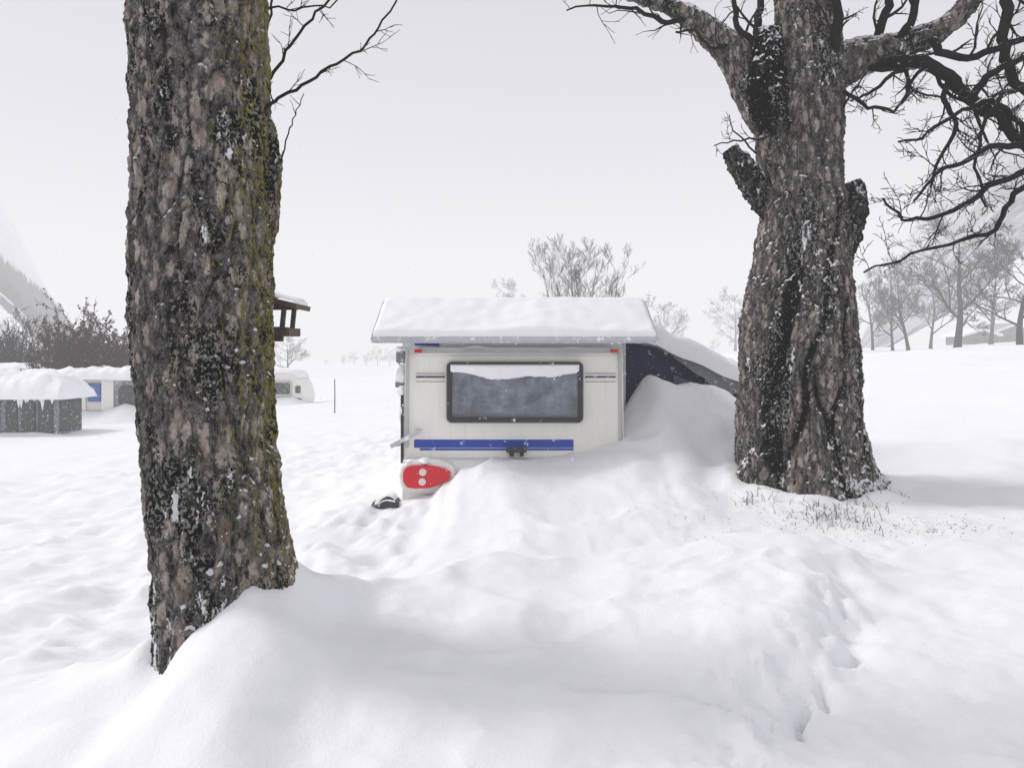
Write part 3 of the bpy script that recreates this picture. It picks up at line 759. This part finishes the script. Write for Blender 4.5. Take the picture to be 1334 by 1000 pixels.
def feeder():
    c = W(357, 410, 4.45); t = empty('bird_feeder', (c.x, c.y, 1.69), 'small wooden bird feeder house fixed to the tree trunk', 'bird feeder')
    zb = W(0, 433, 4.45).z; zt = W(0, 405, 4.45).z; hw = .105
    mk('floor', merge([box(c.x-hw, c.x+hw, c.y-.12, c.y+.12, zb-.016, zb+.006, .003), box(c.x-hw-.006, c.x+hw+.006, c.y-.132, c.y-.12, zb-.020, zb+.026, .002), box(c.x-hw-.006, c.x+hw+.006, c.y+.12, c.y+.132, zb-.020, zb+.026, .002), box(c.x+hw, c.x+hw+.012, c.y-.118, c.y+.118, zb-.019, zb+.024, .002)]), M_WOOD, t)
    def ftr(u, v):
        x = c.x-.095+.19*u; y = c.y-.11+.22*v; e = min(u, 1-u, v, 1-v)
        return Vector((x, y, zb+.008+.022*min(1, e*6)))
    mk('tray_snow', grid_surface(ftr, 12, 12), M_SNOWR, t, smooth=True)
    for sx in (-1, 1):
        for sy in (-1, 1):
            mk('post', box(c.x+sx*.08-.012, c.x+sx*.08+.012, c.y+sy*.1-.012, c.y+sy*.1+.012, zb+.006, zt+.03, .002, Matrix.Rotation(.10, 3, 'Y')), M_WOOD, t)
    def slope(sgn):
        R = Matrix.Rotation(sgn*.24, 3, 'Y')
        return box(c.x+sgn*.080-.088, c.x+sgn*.080+.088, c.y-.15, c.y+.15, zt+.024, zt+.052, .003, R)
    mk('roof', merge([slope(1), slope(-1), prism([(c.x-.11, zt+.012), (c.x+.11, zt+.012), (c.x, zt+.055)], 'y', c.y-.125, c.y-.11), prism([(c.x-.11, zt+.012), (c.x+.11, zt+.012), (c.x, zt+.055)], 'y', c.y+.11, c.y+.125)]), M_WOOD, t)
    def fx(u, v):
        x = c.x-.155+.31*u; y = c.y-.152+.304*v
        return Vector((x, y, zt+.072-abs(x-c.x)*.245)), min(u*.33, (1-u)*.33, v*.31+.004, (1-v)*.31+.004)
    mk('snow_cap', snow_slab(fx, 40, 30, .030, .04, 3, .9), M_SNOWR, t, smooth=True)
    mk('bracket', merge([box(c.x-.22, c.x+.05, c.y-.02, c.y+.02, zb-.050, zb-.018, .003)]), M_WOOD, t)
feeder()

# ------------------------------------------------------------------ camp units in the distance
GC = 'snowed-in caravans on the camp ground'
def far_caravan(x0, x1, y0, y1, z0, z1, label):
    t = empty('caravan', ((x0+x1)/2, (y0+y1)/2, z0), label, 'caravan', GC)
    h = z1-z0
    poly = [(x0, z0-.3), (x1-.1, z0-.3), (x1, z0+.3*h), (x1-.12, z0+.62*h), (x1-.45, z0+.93*h), (x1-.7, z1), (x0+.2, z1), (x0, z1-.15)]
    mk('body', prism(poly, 'y', y0, y1, .05, 2), M_WHITE, t)
    return t
def slab_on(t, x0, x1, y0, y1, zf, T, edge, seed, nz=.3, n=50):
    def fx(u, v):
        x = x0+(x1-x0)*u; y = y0+(y1-y0)*v
        return Vector((x, y, zf(u, v))), min(u*(x1-x0), (1-u)*(x1-x0), v*(y1-y0), (1-v)*(y1-y0))
    mk('roof_snow', snow_slab(fx, n, 26, T, edge, seed, nz), M_SNOWR, t, smooth=True)
def drift_at(t, x0, x1, y, z0, hts, seed):
    def f(u, v):
        x = x0+(x1-x0)*u; h = float(np.interp(u, np.linspace(0, 1, len(hts)), hts))*(1+.3*noise.noise(Vector((x*1.5, seed, 0))))
        k = math.cos(v*math.pi/2)
        return Vector((x, y-.02-1.3*v, z0+h*k*k*math.sin(math.pi*min(1, max(0, u)))**.4-.30*v))
    mk('wall_drift', grid_surface(f, 40, 12), M_SNOW, t, smooth=True)
def build_far():
    t = far_caravan(-13.7, -9.9, 38, 40.1, -1.0, .68, 'small white caravan with side window buried in snow')
    win = mk('window', prism(rrect(-11.55, -10.55, -.37, .22, .1), 'y', 37.94, 38.02), M_DGREY, t)
    mk('frame', ring(rrect(-11.62, -10.48, -.44, .29, .12), rrect(-11.53, -10.57, -.35, .2, .09), 37.92, 38.01), M_TRIM, win)
    mk('stripe', box(-13.6, -10.05, 37.97, 38.03, -.62, -.55, .01), M_BLUE, t)
    mk('window', prism(rrect(-10.33, -10.09, -.3, .05, .05), 'y', 37.96, 38.02), M_DGREY, t)
    slab_on(t, -13.65, -10.2, 37.95, 40.15, lambda u, v: .66-.25*max(0, (u-.85)/.15)**2, .18, .25, 3)
    drift_at(t, -13.8, -9.3, 37.95, -1.0, [.5, .35, .45, .6, .3], 3)
    t = far_caravan(-18.6, -13.5, 30.5, 32.8, -.9, .82, 'white caravan with blue awning panel under thick snow')
    mk('awning_panel', box(-16.2, -15.72, 30.40, 30.49, -.25, .46, .02), M_SKYBLUE, t)
    mk('awning_panel', box(-15.66, -15.2, 30.36, 30.48, -.9, .62, .02), M_WHITE, t)
    mk('awning_panel', box(-16.62, -16.28, 30.38, 30.49, -.9, .56, .02), M_WHITE, t)
    mk('door', box(-17.3, -16.72, 30.42, 30.5, -.8, .5, .03), M_DGREY, t)
    mk('window', prism(rrect(-15.05, -14.2, -.55, .42, .28), 'y', 30.42, 30.5), M_DGREY, t)
    mk('awning_frame', ring(rrect(-15.15, -14.1, -.65, .52, .34), rrect(-15.03, -14.22, -.53, .40, .27), 30.38, 30.49), M_GREYF, t)
    slab_on(t, -19.0, -13.3, 30.2, 33.1, lambda u, v: .60-.1*(2*u-1)**2, .38, .5, 7, .55, 60)
    drift_at(t, -18.8, -13.2, 30.34, -.95, [.3, .5, .7, .35, .3, .75, .5, .3], 5)
    t = empty('awning_tent', (-16.4, 26, -.9), 'grey camping tent with dark window panels under domed snow', 'tent')
    mk('wall', box(-19.6, -14.35, 25.1, 26.6, -1.4, .25, .05), M_GREYF, t)
    rw = random.Random(6)
    for i in range(9):
        xx = -14.45-.56*i; w_ = .36+.12*rw.random()
        mk('window', prism(rrect(xx-w_, xx, -.95, .02+.12*rw.random(), .08), 'y', 25.03, 25.12), M_DGREY, t)
    mk('side_panel', box(-14.37, -14.31, 25.25, 26.5, -.9, .1, .02), M_DGREY, t)
    acc = Acc(); rng = random.Random(2)
    for i in range(90):
        x = -14.3-5.2*rng.random(); L = .06+.45*rng.random()**2.5
        tube(acc, [Vector((x, 24.98, .28)), Vector((x, 24.99, .28-L*.5)), Vector((x, 24.99, .28-L))], [.09, .055, .012], 6)
    mk('snow_fringe', (acc.V, acc.F), M_SNOWR, t, smooth=True, kind='stuff')
    slab_on(t, -19.9, -14.0, 24.8, 26.9, lambda u, v: .16+.25*(1-(2*v-1)**2)*(1-abs(2*u-1)**3), .60, .95, 5, .55, 70)
    drift_at(t, -19.9, -13.9, 25.02, -1.05, [.25, .2, .3, .15, .2, .25], 8)
    t = empty('caravan', (-21.5, 37, -1), 'caravan almost hidden beneath its snow-laden roof', 'caravan', GC)
    mk('body', box(-24.6, -18.2, 35.6, 38, -1.3, .78, .08), M_WHITE, t)
    mk('window', prism(rrect(-20.2, -19.2, -.3, .35, .1), 'y', 35.54, 35.62), M_DGREY, t)
    slab_on(t, -24.8, -18.0, 35.3, 38.2, lambda u, v: .74, .34, .5, 9, .4)
    p = W(436, 530, 30); zb = Hs(p.x, p.y)
    t = empty('marker_pole', (p.x, p.y, zb), 'thin dark snow marker pole standing in the snow', 'pole')
    acc = Acc(); tube(acc, [Vector((p.x, p.y, zb-.3)), Vector((p.x+.01, p.y, zb+.7)), Vector((p.x, p.y, .62))], [.022, .02, .018], 8)
    mk('pole', (acc.V, acc.F), M_RUB, t); mk('cap', box(p.x-.025, p.x+.025, p.y-.025, p.y+.025, .62, .66, .008), M_SNOWR, t)
build_far()

# ------------------------------------------------------------------ background trees
def tree_meshes(seed, cfg, trunk_frac=.3, r=.28, H0=12, stems=1, nlimb=9, mat=M_TWIGF):
    rng = random.Random(seed)
    tr = Acc(); cr = Acc()
    for s in range(stems):
        lean = Vector((rng.gauss(0, .05+.14*(stems > 1)), rng.gauss(0, .05+.14*(stems > 1)), 1)).normalized()
        pts = []; rad = []; q = Vector((0, 0, -.5)); n = 9; L = H0*.88/n
        for i in range(n+1):
            pts.append(q.copy()); rad.append(r*(1-.88*(i/n)**.8)*(1.25 if i == 0 else 1)); lean = (lean+rvec(rng)*.10+Vector((0, 0, .08))).normalized(); q = q+lean*L
        tube(tr, pts, rad, 9)
        for k in range(nlimb):
            tt = trunk_frac+(1-trunk_frac)*(k+rng.random()*.6)/nlimb; f = min(tt, .99)*n; i = int(f)
            p = pts[i].lerp(pts[i+1], f-i); rr = rad[i]
            a = k*2.4+rng.random(); up = cfg['up']+.7*max(0, tt-.5)
            dd = Vector((math.cos(a), math.sin(a), up+.2*rng.random())).normalized()
            grow(cr, p, dd, H0*cfg['limb']*(1.15-.55*tt)*(.8+.4*rng.random()), rr*.5, 4, rng, cfg)
    def me(nm, acc):
        m = bpy.data.meshes.new(nm); m.from_pydata([tuple(v) for v in acc.V], [], acc.F); m.materials.append(mat)
        m.polygons.foreach_set('use_smooth', [True]*len(m.polygons)); m.update()
        zt = max(v.z for v in acc.V) if acc.V else 0
        return m, zt
    a, _ = me('trunk', tr); b, zt = me('crown', cr)
    return a, b, zt
MC = dict(wob=.20, trop=.05, k=[0, 4, 4, 4, 5], ang=40, ratio=.62, rmin=.022, up=.45, limb=.40)
var = [tree_meshes(s, MC, .24, .36, 12, 1, 10) for s in (1, 2, 3)]
BC = dict(wob=.12, trop=.08, k=[0, 4, 4, 4, 4], ang=28, ratio=.62, rmin=.0045, up=1.4, limb=.28)
birch = tree_meshes(9, BC, .25, .07, 8, 6, 7, M_BIRCH)
def place(v, px, d, top, label, name='bare_tree', grp=None, rot=0, wide=1.0):
    x = (px-667)/F*d; zb = Hs(x, d); h = CZ+(HY-top)/F*d-zb; s = h/v[2]
    t = empty(name, (x, d, zb), label, 'tree', grp)
    t.rotation_euler = (0, 0, rot); t.scale = (s*wide, s*wide, s)
    for nm, me in (('trunk', v[0]), ('crown', v[1])):
        o = bpy.data.objects.new(nm, me); COL.objects.link(o); o.parent = t
G1 = 'bare trees fading in the snow haze'
place(var[0], 1247, 69, 255, 'large bare spreading tree standing in a snow field', rot=.4, wide=1.1)
place(var[1], 1330, 60, 285, 'large bare spreading tree standing in a snow field', rot=2.0, wide=1.1)
place(var[2], 1184, 78, 322, 'slender bare tree in a roadside row', grp=G1, rot=1.0, wide=.8)
place(var[0], 1163, 82, 335, 'slender bare tree in a roadside row', grp=G1, rot=3.0, wide=.7)
place(var[1], 1137, 88, 345, 'slender bare tree in a roadside row', grp=G1, rot=4.0, wide=.7)
place(var[2], 1212, 95, 335, 'slender bare tree in a roadside row', grp=G1, rot=5.0, wide=.8)
place(var[1], 1290, 100, 320, 'hazy bare tree behind the snow field', grp=G1, rot=.0, wide=.9)
place(var[0], 958, 190, 372, 'hazy bare tree behind the snow field', grp=G1, rot=1.4)
place(var[2], 868, 170, 378, 'hazy bare tree behind the snow field', grp=G1, rot=.2, wide=1.1)
place(var[1], 668, 180, 363, 'hazy bare tree behind the caravan roof', grp=G1, rot=.9)
place(birch, 765, 46, 300, 'upright multi-stemmed birch with fine brown twigs', 'birch_tree', rot=.3, wide=1.15)
place(var[0], 375, 120, 428, 'hazy bare tree behind parked caravans', grp=G1, rot=2.2, wide=1.2)
for i, (px, tp, d) in enumerate(((425, 468, 300), (448, 462, 310), (462, 455, 330), (478, 458, 300), (492, 450, 310), (508, 452, 300), (110, 440, 200), (930, 440, 300))):
    place(var[i % 3], px, d, tp, 'faint bare tree in a distant row', grp='distant row of bare trees', rot=i*1.3)

def shrub(px, d, top, halfw, seed, mat, label, n=60, leaves=0):
    rng = random.Random(seed); x = (px-667)/F*d; zb = Hs(x, d); h = CZ+(HY-top)/F*d-zb
    acc = Acc(); cfg = dict(wob=.22, trop=.04, k=[0, 5, 5, 5], ang=36, ratio=.5, rmin=.012)
    t = empty('shrub', (x, d, zb), label, 'shrub')
    for i in range(n):
        a = rng.random()*6.28; sp = rng.random()**.7
        p = Vector((x+math.cos(a)*halfw*.35*sp, d+math.sin(a)*halfw*.35*sp, zb-.1))
        dd = Vector((math.cos(a)*sp*halfw/h*.9, math.sin(a)*sp*halfw/h*.9, 1)).normalized()
        grow(acc, p, dd, h*(.85-.3*sp)*(.7+.35*rng.random()), .04, 3, rng, cfg)
    mk('stems', (acc.V, acc.F), mat, t)
    if leaves:
        V = []; Fc = []
        for i in range(leaves):
            v = acc.V[rng.randrange(len(acc.V))]+rvec(rng)*.06; a = rvec(rng)*.06; b = rvec(rng)*.05; k = len(V)
            V += [v-a, v+b, v+a, v-b]; Fc.append((k, k+1, k+2, k+3))
        mk('dry_leaves', (V, Fc), M_BUSH, t)
shrub(112, 34, 402, 1.5, 5, M_BUSH, 'reddish brown shrub with dry leaves behind caravans', 46, 9000)
shrub(150, 33, 430, 1.2, 6, M_BUSH, 'reddish brown shrub with dry leaves behind caravans', 26, 5000)
shrub(88, 35, 432, 1.0, 9, M_BUSH, 'reddish brown shrub with dry leaves behind caravans', 20, 3000)
shrub(8, 40, 408, 1.8, 7, M_TWIGF, 'grey leafless shrub dusted with snow', 44)
shrub(42, 44, 428, 1.3, 8, M_TWIGF, 'grey leafless shrub dusted with snow', 24)

# ------------------------------------------------------------------ hills and forest
def mat_hill(name, lo, hi, t0):
    m, nt, out = new_mat(name)
    tc = N(nt, 'ShaderNodeTexCoord').outputs['Object']
    a = noise_n(nt, tc, .03, 5, .7); b = noise_n(nt, tc, .2, 4, .7)
    f = ramp(nt, math_n(nt, 'ADD', math_n(nt, 'MULTIPLY', a, .6), math_n(nt, 'MULTIPLY', b, .4)), [(t0, g(0)), (t0+.12, g(1))])
    c = mix(nt, f, col(*hi), col(*lo))
    p = N(nt, 'ShaderNodeBsdfDiffuse', None, Color=c)
    nt.links.new(p.outputs[0], out.inputs[0]); return m
def hz_left(x, y):
    k = .98+(y-170)/420.; t = -x-.53*y
    return -4+k*max(0, t)+(4+y*.012)*noise.noise(Vector((x*.03, y*.03, 0)))*min(1, max(0, (t+10)/20))
def hz_right(x, y):
    k = .75+(y-140)/230.; t = x-.43*y
    return 0+k*max(0, t)+(4+y*.02)*noise.noise(Vector((x*.02, y*.02, 5)))*min(1, max(0, (t+10)/30))
mk('hill', grid_surface(lambda u, v: Vector((-.42*(160+340*v)-200*u, 160+340*v, hz_left(-.42*(160+340*v)-200*u, 160+340*v))), 80, 90), mat_hill('hill_snow', (.16, .18, .20), (.78, .79, .83), .49), loc=(-250, 400, 0), smooth=True, label='steep snowy hillside with sparse forest', cat='hill', kind='structure')
mk('hill', grid_surface(lambda u, v: Vector((.38*(140+330*v)+240*u, 140+330*v, hz_right(.38*(140+330*v)+240*u, 140+330*v))), 90, 80), mat_hill('hill_wood', (.06, .065, .075), (.40, .41, .45), .41), loc=(300, 350, 0), smooth=True, label='steep wooded hillside lost in snow haze', cat='hill', kind='structure')
def conifers():
    rng = random.Random(12); V = []; Fc = []
    def con(x, y, z, h):
        w = h*.17; n = 7
        for L in range(6):
            zb = z+h*(.08+.15*L); ww = w*(1-L/6.3)*(.8+.4*rng.random()); zt = zb+h*.26; k = len(V)
            for i in range(n):
                a = 6.283*i/n+rng.random()*.5; r = ww*(.6+.6*rng.random()); V.append(Vector((x+r*math.cos(a), y+r*math.sin(a), zb-h*.03*rng.random())))
            V.append(Vector((x, y, zt)))
            for i in range(n): Fc.append((k+i, k+(i+1) % n, k+n))
    for i in range(5200):
        y = 165+110*rng.random(); px = -70+180*rng.random()
        x = (px-667)/F*y; z = hz_left(x, y)
        if z < 0: continue
        py = HY-(z-CZ)/y*F
        line = 352+.80*px
        dens = .95 if 0 < py-line < 46 else .04
        if rng.random() > dens: continue
        con(x, y, z-.6, 2.5+3.0*rng.random())
    mk('forest', (V, Fc), M_CONIF, loc=(-140, 250, 20), label='snow-dusted conifer wood on the hillside', cat='forest', kind='stuff')
conifers()

def house(px, d, w, hh, label):
    x = (px-667)/F*d; z = Hs(x, d); t = empty('farm_house', (x, d, z), label, 'house', 'farm houses beyond the field')
    mk('wall', prism([(x-w/2, z-.5), (x+w/2, z-.5), (x+w/2, z+hh), (x, z+hh*1.5), (x-w/2, z+hh)], 'y', d, d+w*1.2), M_TIMBER, t)
    th = .4
    for s in (-1, 1):
        mk('roof', prism([(x, z+hh*1.52), (x+s*(w/2+.7), z+hh*.9), (x+s*(w/2+.7), z+hh*.9+th), (x, z+hh*1.52+th)][::s], 'y', d-.7, d+w*1.2+.7), M_SNOWR, t)
    for k in (-.25, .1):
        mk('window', box(x+k*w, x+k*w+w*.14, d-.05, d+.05, z+hh*.35, z+hh*.7, .01), M_DARK, t)
house(1278, 130, 5, 1.5, 'low timber farm house with snowy roof')
house(1322, 140, 6, 2.2, 'timber farm house with snowy roof')

def grass():
    rng = random.Random(21); V = []; Fc = []
    def blade(x, y, L, w=.003, mn=.5):
        z = Hs(x, y); a = rng.random()*6.28; lean = mn+1.3*rng.random(); k = len(V)
        dx, dy = math.cos(a), math.sin(a)
        for i in range(4):
            t = i/3; r = lean*L*t*t*.9; hh = L*t*(1-.40*lean*t); ww = w*(1-t*.8)
            V.append(Vector((x+dx*r-dy*ww, y+dy*r+dx*ww, z-.01+hh))); V.append(Vector((x+dx*r+dy*ww, y+dy*r-dx*ww, z-.01+hh)))
        for i in range(3): Fc.append((k+2*i, k+2*i+1, k+2*i+3, k+2*i+2))
    C = [(2.12, 6.95, .10, 2), (2.50, 6.62, .14, 3), (2.68, 6.45, .16, 3), (3.0, 6.70, .12, 1), (3.3, 7.0, .08, 1), (2.75, 6.25, .2, 1)]
    C = [c for c in C for _ in range(c[3])]
    for i in range(340):
        cx, cy, s, _ = rng.choice(C)
        blade(cx+rng.gauss(0, s), cy+rng.gauss(0, s*.6), .03+.14*rng.random()**1.5)
    for (n, mx, sx, my, sy) in ((260, 3.25, .30, 6.1, .14), (160, 2.3, .55, 6.45, .22)):
        for i in range(n):
            x = mx+rng.gauss(0, sx); y = my+rng.gauss(0, sy); z = Hs(x, y)+.004; a = rvec(rng)*(.004+.008*rng.random()); a.z *= .3; b = rvec(rng)*.004; k = len(V)
            V += [Vector((x, y, z))-a, Vector((x, y, z))+b, Vector((x, y, z))+a, Vector((x, y, z))-b]; Fc.append((k, k+1, k+2, k+3))
    for i in range(25):
        blade(1.6+rng.gauss(0, .5), 6.5+rng.gauss(0, .3), .01+.02*rng.random(), .003)
    mk('dry_grass', (V, Fc), mat_plain('dry_grass', (.10, .07, .045), .9, var=.4, vs=30), loc=(2.8, 6.6, .1), label='dry grass stalks poking through the snow', cat='grass', kind='stuff')
grass()

def flakes():
    rng = random.Random(77); V = []; Fc = []
    ico = [(1, 0, 0), (-1, 0, 0), (0, 1, 0), (0, -1, 0), (0, 0, 1), (0, 0, -1)]
    fc = [(0, 2, 4), (2, 1, 4), (1, 3, 4), (3, 0, 4), (2, 0, 5), (1, 2, 5), (3, 1, 5), (0, 3, 5)]
    for i in range(600):
        y = 3+14*rng.random(); x = rng.uniform(-.8, .8)*y; z = rng.uniform(.6, 2+.5*y); r = .0015+.0025*rng.random(); k = len(V)
        V += [Vector((x+a*r*1.6, y+b*r, z+c*r)) for a, b, c in ico]; Fc += [tuple(q+k for q in f) for f in fc]
    mk('falling_snow', (V, Fc), M_SNOWR, loc=(0, 8, 2), label='snowflakes drifting in the air', cat='snow', kind='stuff')
flakes()

# ------------------------------------------------------------------ self-glowing snow haze volume filling the sky
def haze():
    m, nt, out = new_mat('glowing_snow_haze')
    D = .0038; Lr = .95
    ab = N(nt, 'ShaderNodeVolumeAbsorption', None, Color=col(0, 0, 0), Density=D)
    em = N(nt, 'ShaderNodeEmission', None, Color=col(.962, .955, 1.0), Strength=D*Lr)  # added glow: emission stands in for daylight scattered by the haze
    ad = nt.nodes.new('ShaderNodeAddShader'); nt.links.new(ab.outputs[0], ad.inputs[0]); nt.links.new(em.outputs[0], ad.inputs[1])
    nt.links.new(ad.outputs[0], out.inputs['Volume'])
    V, Fc = box(-900, 900, -500, 900, -60, 100, 0)
    mk('sky', (V, Fc), m, label='overcast sky full of self-glowing snow haze', cat='sky', kind='structure')
haze()

# ------------------------------------------------------------------ world, sun, camera
w = bpy.data.worlds.new('World'); scene.world = w; w.use_nodes = True
nt = w.node_tree; nt.nodes.clear()
out = nt.nodes.new('ShaderNodeOutputWorld')
sd = Vector((-.66, .18, .66)).normalized()
sky = nt.nodes.new('ShaderNodeTexSky'); sky.sky_type = 'NISHITA'; sky.sun_disc = False
sky.sun_elevation = math.asin(sd.z); sky.sun_rotation = math.atan2(sd.x, sd.y); sky.dust_density = 4
hs = N(nt, 'ShaderNodeHueSaturation', None, Saturation=.12, Value=1.0, Color=sky.outputs[0])
mxx = mix(nt, .75, hs.outputs[0], col(5.25, 5.2, 5.8))
bg = N(nt, 'ShaderNodeBackground', None, Color=mxx, Strength=.1)
nt.links.new(bg.outputs[0], out.inputs[0])
sl = bpy.data.lights.new('sun', 'SUN'); sl.energy = 2.6; sl.angle = math.radians(14); sl.color = (1, .985, .96)
so = bpy.data.objects.new('sun', sl); so.rotation_euler = sd.to_track_quat('Z', 'Y').to_euler(); COL.objects.link(so)
cam = bpy.data.cameras.new('camera'); cam.lens = 28; cam.sensor_width = 36; cam.shift_y = -40/1334; cam.clip_end = 3000; cam.clip_start = .05
co = bpy.data.objects.new('camera', cam); co.location = (0, 0, CZ); co.rotation_euler = (math.radians(90), 0, 0); COL.objects.link(co)
scene.camera = co
scene.view_settings.view_transform = 'Standard'; scene.view_settings.look = 'None'; scene.view_settings.exposure = 0
